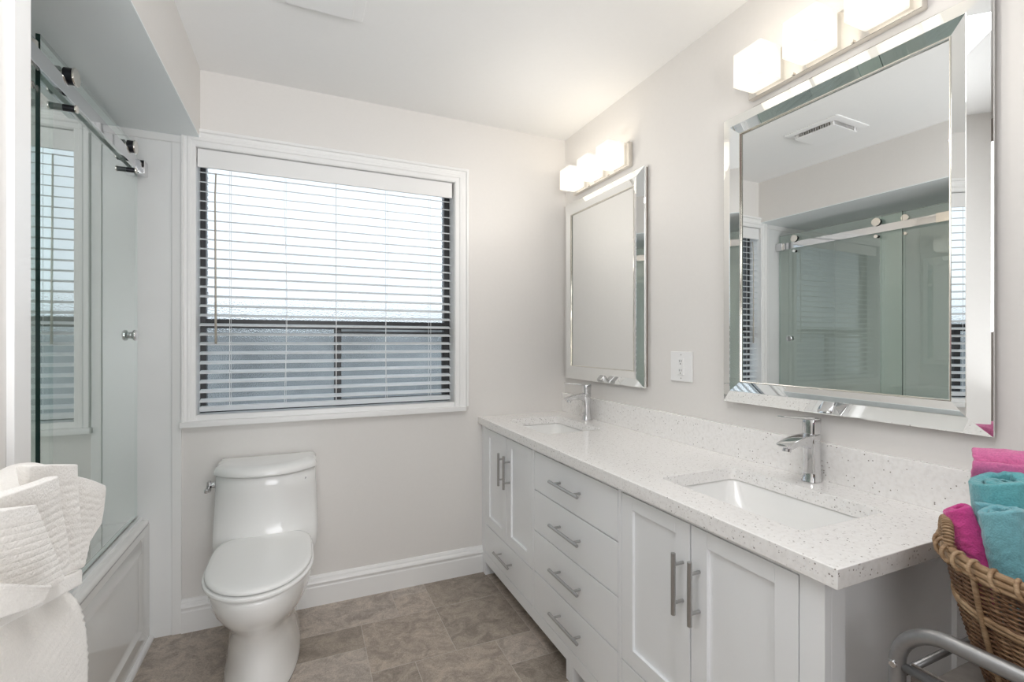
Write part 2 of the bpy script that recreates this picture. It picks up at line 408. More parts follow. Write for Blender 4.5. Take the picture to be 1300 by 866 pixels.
# casing: mitred, open at the bottom; left leg is narrower, so it is built from the opening outwards
prof = [(.0, 0), (.0, .012), (.006, .015), (.022, .016), (.026, .020), (.040, .021), (.044, .017), (.058, .018), (.062, .026), (.072, .026), (.075, .022), (.075, 0)]
bm = bmesh.new()
cs = [(-.424, .91, -.70, 0), (.744, .91, 1, 0), (.744, 2.104, 1, 1), (-.424, 2.104, -.70, 1)]
V = [[bm.verts.new(mpw(a+sa*o, b+sb*o, d)) for o, d in prof] for a, b, sa, sb in cs]
for i in (1, 2, 3):
    p, q = V[i], V[(i+1) % 4]
    for k in range(len(prof)-1): bm.faces.new((p[k], p[k+1], q[k+1], q[k]))
bm.faces.new(V[0]); bm.faces.new(V[1][::-1])
wchild(obj('window_casing', bm, 'trim'))
bm = BX(-.482, .800, B-.036, B+.0, .884, .910); wchild(obj('window_sill', bm, 'trim', bevel=.004))
# reveal lining
bm = bmesh.new()
box(bm, WX0, -.424, B-.001, B+.13, .92, WZ1); box(bm, .744, WX1+.006, B-.001, B+.13, .92, WZ1)
box(bm, WX0, WX1+.006, B-.001, B+.13, 2.104, WZ1+.002); box(bm, WX0, WX1+.006, B-.001, B+.13, .908, .932)
wchild(obj('window_lining', bm, 'trim'))
FY = 2.548
bm = bmesh.new()
def fr(x0, x1, z0, z1, y0=FY, y1=FY+.045): box(bm, x0, x1, y0, y1, z0, z1)
fr(-.428, -.402, .932, 2.10); fr(.712, .748, .932, 2.10); fr(-.402, .712, 2.075, 2.10); fr(-.402, .712, .932, .952); fr(-.402, .712, 1.318, 1.358)
wf = wchild(obj('window_frame', bm, 'black_frame', bevel=.002))
bm = bmesh.new()
fr(.146, .180, .95, 1.318, FY+.006, FY+.03); fr(.180, .703, 1.285, 1.306, FY+.006, FY+.03); fr(.703, .713, .95, 1.306, FY+.006, FY+.03); fr(.18, .703, .95, .965, FY+.006, FY+.03)
wchild(obj('sliding_sash', bm, 'black_frame', bevel=.002))
for n, a in (('window_pane', (-.405, .715, 1.355, 2.08)), ('window_pane', (-.405, .150, .950, 1.32)), ('window_pane', (.176, .706, .962, 1.29))):
    bm = bmesh.new(); yy = FY+.022
    vs = [bm.verts.new(p) for p in ((a[0], yy, a[2]), (a[1], yy, a[2]), (a[1], yy, a[3]), (a[0], yy, a[3]))]; bm.faces.new(vs)
    wchild(obj(n, bm, 'frost'))
# neighbour's wall and hedge outside, dimly read through the obscure glass
M['outside'] = simple('outside_wall_paint', (.30, .32, .33), .8, nscale=4, nstr=.1, var=.5)
bm = BX(-2.5, 3.0, B+1.5, B+1.6, -.5, 1.42); struct(obj('wall_outside', bm, 'outside'))
M['outside_ground'] = simple('outside_ground', (.45, .46, .46), .8, var=.1)
struct(obj('ground_outside', BX(-4, 4, B+.17, B+6, -.6, -.5), 'outside_ground'))

# ------------------------------------------------------------------ blind
bl = empty('window_blind', (.155, 2.495, 2.06), 'white horizontal slat blind, slats open, hanging in the window above the toilet', 'blind')
inv = Matrix.Translation(-bl.location)
def bchild(o, par=None):
    o.parent = par or bl; o.matrix_parent_inverse = inv if par is None else Matrix.Identity(4); return o
bchild(obj('valance', BX(-.421, .733, 2.466, 2.478, 2.022, 2.102), 'trim', bevel=.002))
bchild(obj('headrail', BX(-.419, .731, 2.479, 2.52, 2.04, 2.095), 'white_plastic', bevel=.002))
bm = bmesh.new(); NS = 25; z0s, z1s = .992, 2.008; SW = .046; tilt = math.radians(15)
for i in range(NS):
    z = z0s + (z1s-z0s)*i/(NS-1); yc = 2.502
    ring0, ring1 = [], []
    segs = 5
    top, bot = [], []
    for k in range(segs+1):
        t = k/segs-.5; y = yc + t*SW*math.cos(tilt); zz = z + t*SW*math.sin(tilt) + .0022*(1-4*t*t)
        top.append((y, zz+.0012)); bot.append((y, zz-.0012))
    loop = top + bot[::-1]
    loft(bm, [[(-.417, y, q) for y, q in loop], [(.729, y, q) for y, q in loop]])
bchild(obj('slats', bm, 'slat'))
bchild(obj('bottom_rail', BX(-.417, .729, 2.482, 2.522, .944, .966), 'slat', bevel=.003))
bm = bmesh.new()
for x in (-.300, -.072, .152, .394, .620):
    for y in (2.478, 2.527):
        w = [(x + (.006*math.sin(z*6+x*9) if y < 2.5 and x in (-.072, .394) else 0), y, z) for z in [.96+1.08*j/14 for j in range(15)]]
        tube(bm, w, .0011, 5)
bchild(obj('ladder_cords', bm, 'white_plastic'))
bchild(obj('tilt_wand', TB([(-.352, 2.468, 2.0), (-.354, 2.462, 1.9), (-.352, 2.461, 1.5), (-.351, 2.461, 1.245)], [.003, .0035, .004, .005], 8), 'wand', smooth=True))

# ------------------------------------------------------------------ bath tub
tub = empty('bathtub', (-.97, 1.74, 0), 'white alcove bathtub with panelled apron behind the sliding glass door', 'bathtub')
ti = Matrix.Translation(-tub.location)
def tchild(o): o.parent = tub; o.matrix_parent_inverse = ti; return o
ty0, ty1, tx0, tx1, tz = 1.017, B-.007, XS+.002, -.590, .510
bm = bmesh.new()
rings = []
rings.append(rrect(tx0, tx1-.004, ty0, ty1, .006, .40)); rings.append(rrect(tx0, tx1-.004, ty0, ty1, .006, tz-.022)); rings.append(rrect(tx0, tx1, ty0, ty1, .006, tz-.018)); rings.append(rrect(tx0, tx1, ty0, ty1, .006, tz-.012)); rings.append(rrect(tx0+.003, tx1-.003, ty0+.003, ty1-.003, .006, tz-.004))
rings.append(rrect(tx0+.010, tx1-.010, ty0+.010, ty1-.010, .006, tz))
rings.append(rrect(tx0+.05, tx1-.10, ty0+.07, ty1-.07, .10, tz)); rings.append(rrect(tx0+.06, tx1-.115, ty0+.08, ty1-.08, .10, tz-.02))
rings.append(rrect(tx0+.09, tx1-.14, ty0+.16, ty1-.12, .12, .16)); rings.append(rrect(tx0+.15, tx1-.19, ty0+.24, ty1-.19, .12, .12))
loft(bm, rings, cap0=False)
tchild(obj('basin', bm, 'acrylic', smooth=True))
# apron with a recessed panel facing the room
bm = bmesh.new()
def yz(y, z, d): return (tx1-d, y, z)
outer = [(ty0, 0), (ty1, 0), (ty1, tz-.018), (ty0, tz-.018)]
r1 = [(ty0+.06, .105), (ty1-.105, .105), (ty1-.105, .455), (ty0+.06, .455)]
def rr2(y0, y1, z0, z1, r, d, seg=5):
    return [(tx1-d, p[0], p[1]) for p in rrect(y0, y1, z0, z1, r, 0, seg)]
loft(bm, [rr2(ty0, ty1, 0, tz-.02, .0005, .0), rr2(ty0+.05, ty1-.080, .085, .462, .02, .0), rr2(ty0+.062, ty1-.094, .097, .456, .03, .009), rr2(ty0+.075, ty1-.106, .11, .448, .03, .011)], cap0=False)
tchild(obj('apron', bm, 'acrylic', smooth=False, bevel=.002))
bm = bmesh.new()
qr = [(0, 0), (.016, 0), (.0155, .006), (.013, .012), (.008, .0165), (0, .018)]
A = [bm.verts.new((tx1+a, ty0, z)) for a, z in qr]; C = [bm.verts.new((tx1+a, ty1, z)) for a, z in qr]
for k in range(len(qr)): bm.faces.new((A[k], A[(k+1) % 6], C[(k+1) % 6], C[k]))
struct(obj('trim_5', bm, 'trim', smooth=False))

# ------------------------------------------------------------------ shower glass
DX, FX = -.635, -.657
def pane(name, x, y0, y1, z0, z1, parent, inv):
    bm = BX(x-.005, x+.005, y0, y1, z0, z1)
    me_o = obj(name, bm, 'glass'); me_o.data.materials.append(M['glass_edge']); me_o.data.materials.append(M['glass_rim'])
    for p in me_o.data.polygons:
        if abs(p.normal.x) < .5: p.material_index = 1 if (p.normal.y < -.5 or p.normal.z > .5) else 2
    me_o.parent = parent; me_o.matrix_parent_inverse = inv; return me_o
def disc(x0, x1, y, z, r, seg=28):
    return TB([(x0, y, z), (x1, y, z)], r, seg)
sd = empty('shower_door', (DX, 2.04, .53), 'frameless sliding glass shower door with round knob, hanging from the rail above the bathtub', 'shower door')
si = Matrix.Translation(-sd.location)
def sc(o): o.parent = sd; o.matrix_parent_inverse = si; return o
sc(pane('glass_panel', DX, 1.645, 2.448, .530, 2.062, sd, si))
for y in (1.775, 2.315):
    sc(obj('roller', disc(-.6255, -.604, y, 2.020, .023), 'dark_metal', bevel=.001))
    sc(obj('roller_cap', disc(-.6035, -.5985, y, 2.020, .026), 'warm_nickel', bevel=.001))
    sc(obj('roller_bolt', disc(-.652, -.6260, y, 2.022, .012), 'warm_nickel', bevel=.001))
    sc(obj('lower_guide', disc(-.6020, -.5975, y, 1.928, .0115), 'warm_nickel', bevel=.001))
    sc(obj('guide_stem', disc(-.6295, -.6022, y, 1.928, .0095), 'dark_metal'))
bm = bmesh.new(); tube(bm, [(-.630, 2.36, 1.28), (-.622, 2.36, 1.28), (-.619, 2.36, 1.28), (-.612, 2.36, 1.28), (-.607, 2.36, 1.28)], [.014, .014, .021, .023, .019], 28)
tube(bm, [(-.640, 2.36, 1.28), (-.652, 2.36, 1.28)], [.020, .018], 24)
sc(obj('knob', bm, 'chrome', bevel=.0015))
fp = empty('shower_glass_panel', (FX, 1.4, .53), 'fixed glass panel at the near end of the bathtub, behind the sliding door', 'glass panel')
fi = Matrix.Translation(-fp.location)
pane('glass_sheet', FX, 1.018, 1.775, .520, 2.062, fp, fi)
for y in (1.635, 1.20):
    o = obj('clamp', disc(-.6518, -.632 if y > 1.5 else -.612, y, 2.018, .022), 'warm_nickel', bevel=.002); o.parent = fp; o.matrix_parent_inverse = fi
    o = obj('clamp_stud', disc(-.6518, -.640 if y > 1.5 else -.612, y, 1.922, .010), 'warm_nickel', bevel=.001); o.parent = fp; o.matrix_parent_inverse = fi
rl = empty('shower_door_rail', (-.61, 1.74, 1.95), 'polished metal rail bar over the shower glass, bolted to the wall by the window', 'rail')
ri = Matrix.Translation(-rl.location)
def rc(o): o.parent = rl; o.matrix_parent_inverse = ri; return o
rc(obj('rail_bar', BX(-.622, -.611, 1.018, 2.44, 1.950, 1.998), 'chrome', bevel=.001))
rc(obj('wall_bracket', BX(-.628, -.594, 2.405, B-.0065, 1.944, 2.002), 'chrome', bevel=.003))
rc(obj('wall_bracket', BX(-.628, -.594, 1.016, 1.055, 1.944, 2.002), 'chrome', bevel=.003))
rc(obj('rail_joiner', BX(-.625, -.604, 1.30, 1.468, 1.946, 2.002), 'warm_nickel', bevel=.002))
bm = BX(-.660, -.6435, 1.02, B-.008, .5105, .519); box(bm, -.6265, -.612, 1.02, B-.008, .5105, .524)
o = struct(obj('trim_6', bm, 'chrome', bevel=.001)) if False else obj('threshold_track', bm, 'surround', bevel=.001)
tag(o, 'low threshold strip along the bathtub rim under the shower glass', 'track')
# shower head, riser and valve on the far alcove wall are beyond the frame; only the glass and rail show

# ------------------------------------------------------------------ toilet
TX = -.142
def egg(yf, yb, hw, z, n=48, e=2.0, back=2.6, cx=TX, split=.42):
    """front is a half ellipse, back is squarer"""
    ym = yb - (yb-yf)*split; out = []
    for k in range(n):
        a = 2*PI*k/n; c, s = math.cos(a), math.sin(a)
        if s < 0: p = 2/e; y = ym + (ym-yf)*-(abs(s)**p)
        else: p = 2/back; y = ym + (yb-ym)*(abs(s)**p)
        x = cx + hw*math.copysign(abs(c)**(p), c)
        out.append((x, y, z))
    return out
toi = empty('toilet', (TX, 2.1, 0), 'white one-piece toilet with closed lid standing under the window', 'toilet')
tii = Matrix.Translation(-toi.location)
def tc(o, par=None):
    o.parent = par or toi
    o.matrix_parent_inverse = tii if par is None else Matrix.Identity(4); return o
bm = bmesh.new()
secs = [(0, 1.845, 2.43, .133), (.012, 1.842, 2.432, .135), (.03, 1.848, 2.43, .131), (.09, 1.865, 2.42, .122), (.16, 1.875, 2.41, .117), (.21, 1.872, 2.40, .119), (.25, 1.845, 2.40, .134),
        (.285, 1.806, 2.40, .156), (.32, 1.774, 2.40, .171), (.355, 1.755, 2.40, .179), (.385, 1.747, 2.40, .183), (.402, 1.745, 2.40, .184), (.410, 1.749, 2.395, .181), (.412, 1.775, 2.38, .165)]
loft(bm, [egg(yf, yb, hw, z, e=2.1, back=3.0) for z, yf, yb, hw in secs])
# tank column, blending over the bowl shoulders
def tank(yf, bulge, yb, hw, z, n=48):
    TX = -.138; hw = hw+.003
    pts = []
    m = 20; r = .035
    for k in range(m+1):                       # curved front, left to right
        t = -1+2*k/m; pts.append((TX+hw*t*.985, yf + bulge*(abs(t)**2.4)))
    for k in range(5): a = PI/2*k/4; pts.append((TX+hw - .004 + .004*math.sin(a), yf+bulge+.012*(k+1)))
    for k in range(6): pts.append((TX+hw, yf+bulge+.06 + (yb-yf-bulge-.06)*(k/6)))
    for k in range(8): pts.append((TX+hw-2*hw*k/7, yb))
    for k in range(6): pts.append((TX-hw, yb-(yb-yf-bulge-.06)*((k+1)/6)))
    for k in range(5): pts.append((TX-hw, yf+bulge+.012*(5-k)))
    return [(x, y, z) for x, y in pts]
ts = [(.14, 2.30, .02, 2.40, .10), (.24, 2.27, .03, 2.42, .14), (.32, 2.24, .05, 2.435, .180), (.38, 2.21, .07, 2.44, .196), (.415, 2.215, .07, 2.442, .2), (.45, 2.235, .06, 2.443, .2), (.49, 2.243, .062, 2.444, .199), (.56, 2.232, .075, 2.445, .196), (.63, 2.215, .088, 2.445, .192), (.694, 2.196, .098, 2.445, .188), (.698, 2.204, .098, 2.443, .181)]
loft(bm, [tank(yf, b, yb, hw, z) for z, yf, b, yb, hw in ts])
# shoulders: arms running from the tank sides to the rim, either side of the lid
o = tc(obj('toilet_body', bm, 'porcelain', smooth=True))
bm = bmesh.new()
loft(bm, [tank(yf, b, yb, hw, z) for z, yf, b, yb, hw in [(.7035, 2.196, .100, 2.446, .186), (.7045, 2.184, .100, 2.449, .194), (.708, 2.182, .101, 2.449, .195), (.722, 2.186, .102, 2.449, .194), (.733, 2.196, .102, 2.446, .188), (.739, 2.212, .100, 2.437, .176), (.741, 2.235, .095, 2.42, .158)]])
tc(obj('tank_lid', bm, 'porcelain', smooth=True))
def seatring(z, g, yb=2.262): return egg(1.742+g, yb-g, .182-g, z, e=2.05, back=4.5, split=.50)
bm = bmesh.new(); loft(bm, [seatring(.4165, .012), seatring(.4168, .001), seatring(.4175, 0), seatring(.4270, 0), seatring(.4280, .001), seatring(.4285, .008)]); tc(obj('toilet_seat', bm, 'seat', smooth=True))
def lidr(z, g): return egg(1.754+g, 2.270-g, .177-g, z, e=2.05, back=4.5, split=.50)
bm = bmesh.new(); loft(bm, [lidr(.4328, .014), lidr(.4331, .002), lidr(.4340, 0), lidr(.4410, .001), lidr(.445, .006), lidr(.4475, .02), lidr(.449, .05), lidr(.45, .10)]); tc(obj('toilet_lid', bm, 'seat', smooth=True))
bm = bmesh.new(); tube(bm, [(TX-.192, 2.335, .655), (TX-.212, 2.335, .655)], [.015, .012], 16); box(bm, TX-.222, TX-.208, 2.315, 2.345, .628, .672); box(bm, TX-.222, TX-.208, 2.262, 2.345, .640, .656)
tc(obj('flush_lever', bm, 'chrome', bevel=.003))
bm = bmesh.new(); tube(bm, [(TX+.150, 2.272, .665), (TX+.1505, 2.2585, .665)], [.0125, .0115], 20); bd = tc(obj('round_badge', bm, 'white_plastic'))
bm = bmesh.new(); tube(bm, [(TX+.150, 2.268, .665), (TX+.1506, 2.2575, .665)], [.006, .006], 12); o = tc(obj('badge_mark', bm, 'dark_metal'))

# ------------------------------------------------------------------ vanity
VX = .900; VY0, VY1 = .586, B-.002
van = empty('vanity_cabinet', (1.16, 1.52, 0), 'long white shaker vanity cabinet with four doors and drawers along the right wall', 'cabinet')
vi = Matrix.Translation(-van.location)
def vc(o, par=None):
    o.parent = par or van
    o.matrix_parent_inverse = vi if par is None else Matrix.Identity(4); return o
CT = .807; CB = .070; FT = .020
bm = bmesh.new()
box(bm, VX+FT+.0005, VX+FT+.01, VY0+.0205, VY1-.0005, CB+.0205, CT-.0005)                # backing behind the fronts
for y0, y1 in ((VY0, .636), (1.2125, 1.2275), (1.8175, 1.8325), (2.404, VY1)): box(bm, VX, VX+FT, y0, y1, CB, CT)
def rail_(y0, y1, z0, z1): box(bm, VX+.0003, VX+FT, y0, y1, z0, z1)
rail_(.636, VY1-.01, CB+.0002, .122); rail_(.636, VY1-.01, .793, CT-.0002)
vc(obj('face_frame', bm, 'cabinet', bevel=.0008))
bm = bmesh.new()
box(bm, VX+FT+.0005, VX+.062, VY0, VY0+.018, CB, CT-.001); box(bm, 1.36, 1.4225, VY0, VY0+.018, CB, CT-.001); box(bm, VX+FT+.011, 1.4215, VY0+.010, VY0+.0185, CB+.002, CT-.002)
box(bm, VX+FT+.01, 1.421, VY0+.02, VY1-.001, CB+.001, CB+.018)
box(bm, 1.412, 1.421, VY0+.02, VY1-.001, CB+.018, CT-.002)
vc(obj('side_panel', bm, 'cabinet', bevel=.001))
for y in (VY0+.001, 1.500, VY1-.052):
    for x in (VX+.001, 1.365): vc(obj('leg', BX(x, x+.05, y, y+.05, 0, CB+.001), 'cabinet', bevel=.001))
def pull(par, y, z, L, vertical):
    xb = VX-.032; bm = bmesh.new()
    if vertical:
        tube(bm, [(xb, y, z-L/2), (xb, y, z+L/2)], .006, 14); ends = [(y, z-L*.31), (y, z+L*.31)]
    else:
        tube(bm, [(xb, y-L/2, z), (xb, y+L/2, z)], .006, 14); ends = [(y-L*.34, z), (y+L*.34, z)]
    for a, b in ends: tube(bm, [(xb+.002, a, b), (VX+.001, a, b)], .0045, 10)
    return vc(obj('bar_handle', bm, 'nickel', bevel=.0008), par)
G = .0024
def door(y0, y1, z0, z1, hy):
    y0 += G; y1 -= G; z0 += G; z1 -= G; s = .052; bm = bmesh.new()
    for a in ((y0, y0+s, z0, z1), (y1-s, y1, z0, z1), (y0+s+.0003, y1-s-.0003, z0, z0+s), (y0+s+.0003, y1-s-.0003, z1-s+.012, z1)): box(bm, VX, VX+.018, *a)
    box(bm, VX+.009, VX+.017, y0+s-.004, y1-s+.004, z0+s-.004, z1-s+.016)
    # rails read apart from the stiles by their joints
    d = vc(obj('door', bm, 'cabinet', bevel=.0008))
    pull(d, hy, .635, .158, True); return d
def drawer(y0, y1, z0, z1, hl):
    d = vc(obj('drawer', BX(VX, VX+.018, y0+G, y1-G, z0+G, z1-G), 'cabinet', bevel=.001))
    pull(d, (y0+y1)/2, (z0+z1)/2+.005, hl, False); return d
door(2.118, 2.404, .279, .793, 2.142); door(1.8325, 2.118, .279, .793, 2.078)
drawer(1.8325, 2.404, .122, .279, .185)
zs = [.122, .285, .457, .629, .793]
for a, b in zip(zs, zs[1:]): drawer(1.2275, 1.8175, a, b, .208)
door(.926, 1.2125, .279, .793, .952); door(.636, .926, .279, .793, .896)
drawer(.636, 1.2125, .122, .279, .185)

# countertop with two sink cut-outs
CZ1, CZ0 = .846, .808
sinksA = (.985, 1.285, .690, 1.135); sinksB = (.985, 1.285, 1.868, 2.300)
def slab(outer, holes, z0, z1):
    bm = bmesh.new(); ed = []
    for loop in [outer]+holes:
        vs = [bm.verts.new((p[0], p[1], z1)) for p in loop]
        ed += [bm.edges.new((vs[i], vs[(i+1) % len(vs)])) for i in range(len(vs))]
    r = bmesh.ops.triangle_fill(bm, use_beauty=True, use_dissolve=False, edges=ed)
    fs = [f for f in bm.faces]
    for f in fs[:]:
        c = f.calc_center_median()
        for h in holes:
            hx0, hx1 = min(p[0] for p in h), max(p[0] for p in h); hy0, hy1 = min(p[1] for p in h), max(p[1] for p in h)
            if hx0+.001 < c.x < hx1-.001 and hy0+.001 < c.y < hy1-.001 and all(True for _ in (0,)):
                if all(any((v.co.xy-Vector(p[:2])).length < 1e-5 for p in h) for v in f.verts):
                    bm.faces.remove(f); break
    e = bmesh.ops.extrude_face_region(bm, geom=bm.faces[:])
    bmesh.ops.translate(bm, verts=[v for v in e['geom'] if isinstance(v, bmesh.types.BMVert)], vec=(0, 0, z0-z1))
    return bm
ct = empty('vanity_countertop', (1.15, 1.5, CZ0), 'speckled white quartz countertop with two sink cut-outs on the vanity', 'countertop')
ci = Matrix.Translation(-ct.location)
bm = slab([(.877, .548), (R-.0005, .548), (R-.0005, B-.0005), (.877, B-.0005)], [rrect(*sinksA, .022, 0), rrect(*sinksB, .022, 0)], CZ0, CZ1)
o = obj('counter_slab', bm, 'quartz', bevel=.002); o.parent = ct; o.matrix_parent_inverse = ci
o = obj('backsplash', BX(1.402, R-.0005, .548, B-.001, CZ1, .955), 'quartz', bevel=.0015); o.parent = ct; o.matrix_parent_inverse = ci
def sink(s, label):
    x0, x1, y0, y1 = s; bm = bmesh.new()
    e = .007
    L = [rrect(x0-.03, x1+.03, y0-.03, y1+.03, .03, CZ0-.012, 6), rrect(x0-.03, x1+.03, y0-.03, y1+.03, .03, CZ0-.0006, 6), rrect(x0-e, x1+e, y0-e, y1+e, .028, CZ0-.0006, 6), rrect(x0-e+.004, x1+e-.004, y0-e+.004, y1+e-.004, .03, CZ0-.007, 6),
         rrect(x0+.008, x1-.008, y0+.014, y1-.014, .05, CZ0-.055, 6), rrect(x0+.022, x1-.022, y0+.05, y1-.05, .07, CZ0-.105, 6), rrect(x0+.05, x1-.05, y0+.10, y1-.10, .08, CZ0-.122, 6), rrect((x0+x1)/2-.02, (x0+x1)/2+.02, (y0+y1)/2-.02, (y0+y1)/2+.02, .0199, CZ0-.130, 6)]
    loft(bm, L, cap0=False)
    o = obj('sink_basin', bm, 'porcelain', smooth=True)
    r = empty('sink', ((x0+x1)/2, (y0+y1)/2, CZ0-.13), label, 'sink')
    o.parent = r; o.matrix_parent_inverse = Matrix.Translation(-r.location)
    d = obj('drain', TB([((x0+x1)/2, (y0+y1)/2, CZ0-.1295), ((x0+x1)/2, (y0+y1)/2, CZ0-.126)], [.021, .018], 20), 'chrome', bevel=.001); d.parent = r; d.matrix_parent_inverse = Matrix.Translation(-r.location)
sink(sinksA, 'rectangular white undermount sink in the near end of the countertop, by the wicker basket')
sink(sinksB, 'rectangular white undermount sink at the far end of the countertop, by the window wall')

# ------------------------------------------------------------------ faucets
def faucet(loc, label):
    f = empty('faucet', loc, label, 'faucet')
    def S_(cx, hx, hy, z, e=3.2, n=28):
        return [(cx+hx*math.copysign(abs(math.cos(a))**(2/e), math.cos(a)), hy*math.copysign(abs(math.sin(a))**(2/e), math.sin(a)), z) for a in [2*PI*k/n for k in range(n)]]
    bm = bmesh.new()
    loft(bm, [S_(0, .0245, .0225, 0), S_(0, .0245, .0225, .003), S_(0, .0225, .0215, .006), S_(.0, .0205, .0205, .03), S_(.0, .019, .0195, .07), S_(-.002, .0205, .020, .10), S_(-.004, .0235, .021, .122), S_(-.003, .0235, .0215, .136), S_(-.001, .022, .0205, .1395)])
    b = obj('faucet_body', bm, 'chrome', smooth=True); b.parent = f
    bm = bmesh.new()          # spout: flat-topped channel running out from the body, drooping a little at the tip
    def sec(x, w, zt, zb): return [(x, -w, zt), (x, -w*.5, zt+.0015), (x, w*.5, zt+.0015), (x, w, zt), (x, w*1.0, zt-.004), (x, w*.75, zb+.002), (x, w*.35, zb), (x, -w*.35, zb), (x, -w*.75, zb+.002), (x, -w, zt-.004)]
    loft(bm, [sec(.004, .019, .139, .100), sec(-.022, .020, .139, .098), sec(-.045, .0205, .1365, .108), sec(-.075, .021, .132, .109), (sec(-.100, .021, .1265, .1035)), sec(-.118, .020, .1215, .1065), sec(-.128, .017, .1185, .113)])
    s = obj('spout', bm, 'chrome', smooth=False, bevel=.0018, bseg=3); s.parent = f
    a = obj('aerator', TB([(-.104, 0, .108), (-.1065, 0, .0965)], [.0115, .011], 20), 'chrome', bevel=.001); a.parent = f
    bm = bmesh.new()
    loft(bm, [S_(-.001, .0205, .0195, .1405), S_(-.001, .0205, .0195, .142), S_(-.0005, .0215, .0205, .165), S_(0, .0225, .021, .182), S_(0, .021, .0195, .1855)])
    h = obj('lever_handle', bm, 'chrome', smooth=True); h.parent = f
    bm = bmesh.new()
    def s2(x, w, zc, t): return [(x, -w, zc-t*.6), (x, -w, zc+t*.4), (x, -w*.5, zc+t), (x, w*.5, zc+t), (x, w, zc+t*.4), (x, w, zc-t*.6), (x, w*.5, zc-t), (x, -w*.5, zc-t)]
    loft(bm, [s2(.018, .016, .181, .004), s2(-.01, .0175, .184, .005), s2(-.05, .0165, .188, .0035), s2(-.09, .015, .1925, .0028), s2(-.130, .0125, .198, .0022)])
    l = obj('lever_blade', bm, 'chrome', bevel=.001); l.parent = h
faucet((1.362, .925, CZ1), 'chrome single-lever faucet beside the near sink, under the large near mirror')
faucet((1.358, 2.125, CZ1), 'chrome single-lever faucet beside the far sink near the window wall')

# ------------------------------------------------------------------ mirrors
def mirror(y0, y1, z0, z1, yaw, label):
    hy, hz = (y1-y0)/2, (z1-z0)/2
    r = empty('wall_mirror', (R-.001, (y0+y1)/2, (z0+z1)/2), label, 'mirror', rz=yaw)
    # local frame: -x into the room; whole thing shifted out so the far edge never sinks into the wall
    off = abs(math.sin(yaw))*hy
    mp = lambda a, b, d: (-off-d, a, b)
    bm = BX(-off-.016, -off, -hy+.006, hy-.006, -hz+.006, hz-.006); o = obj('backing_board', bm, 'backing'); o.parent = r
    W_ = .076
    a0, a1, b0, b1 = -hy+W_, hy-W_, -hz+W_, hz-W_
    bm = bmesh.new(); ring_frame(bm, a0, a1, b0, b1, [(W_, .012), (W_, .019), (W_-.003, .0215), (W_-.040, .0365), (W_-.0415, .0367)], mp)
    o = obj('outer_bevel_strip', bm, 'mirror'); o.parent = r
    bm = bmesh.new(); ring_frame(bm, a0, a1, b0, b1, [(W_-.0415, .0367), (W_-.043, .0362), (.004, .0265), (.003, .0235)], mp)
    o = obj('inner_bevel_strip', bm, 'mirror'); o.parent = r
    bm = bmesh.new(); ring_frame(bm, a0, a1, b0, b1, [(.004, .024), (.0038, .0275), (.002, .028), (.0003, .0265), (0, .020)], mp)
    o = obj('inner_bead', bm, 'mirror_bead', smooth=True); o.parent = r
    bm = bmesh.new(); vs = [bm.verts.new(mp(a, b, .020)) for a, b in ((a0-.002, b0-.002), (a1+.002, b0-.002), (a1+.002, b1+.002), (a0-.002, b1+.002))]; bm.faces.new(vs)
    o = obj('mirror_glass', bm, 'mirror'); o.parent = r
    return r
mirror(.541, 1.268, 1.042, 2.046, math.radians(1.2), 'large silver-framed wall mirror with angled mirrored edges above the near sink, reflecting the shower')
mirror(1.716, 2.426, 1.045, 2.046, 0, 'silver-framed wall mirror with angled mirrored edges above the far sink, beside the window wall corner')

# ------------------------------------------------------------------ vanity lights
def light_bar(yc, label):
    r = empty('vanity_light', (R, yc, 2.138), label, 'light')
    o = obj('back_plate', BX(-.024, -.0005, -.251, .251, -.057, .057), 'warm_nickel', bevel=.0015); o.parent = r
    for k in (-1, 0, 1):
        y = k*.176
        a = obj('lamp_arm', TB([(-.024, y, .0), (-.034, y, .0)], .019, 20), 'warm_nickel'); a.parent = r
        bm = bmesh.new()
        h = .0525
        lo = [rrect(-.124-.00, -.019-.010, y-h, y+h, .006, z, 3) for z in (-.046, .059)]
        # closed bottom, open top with wall thickness
        inn = [rrect(-.119, -.034, y-h+.005, y+h-.005, .004, z, 3) for z in (.059, -.040)]
        loft(bm, [lo[0], lo[1], inn[0], inn[1]])
        s = obj('glass_cube_shade', bm, 'opal', bevel=.0012); s.parent = r
        b = obj('bulb', TB([(-.036, y, 0), (-.05, y, 0), (-.06, y, 0), (-.08, y, 0), (-.095, y, 0)], [.009, .012, .02, .024, .012], 16), 'bulb', smooth=True); b.parent = r
        l = bpy.data.lights.new('cube_glow', 'POINT'); l.energy = LAMP_POWER; l.color = (1, .88, .70); l.shadow_soft_size = .015
        lo_ = bpy.data.objects.new('cube_glow', l); COL.objects.link(lo_); lo_.parent = r; lo_.location = (-.077, y, .044)
    for y in (-.27, -.02):      # unseen point lights added in mid-air to boost the cubes' throw
        l2 = bpy.data.lights.new('front_fill_light', 'POINT'); l2.energy = FRONT_FILL; l2.color = (1, .94, .86); l2.shadow_soft_size = 0
        lf = bpy.data.objects.new('front_fill_light', l2); COL.objects.link(lf); lf.parent = r; lf.location = (-.42, y, -.16)
    for y in (-.088, .088):
        o = obj('screw_knob', TB([(-.024, y, -.05), (-.030, y, -.05)], .005, 12), 'warm_nickel'); o.parent = r
light_bar(.922, 'three-cube vanity light bar above the large near mirror, partly cut by the frame')
light_bar(2.080, 'three-cube vanity light bar above the far mirror, close to the room corner')

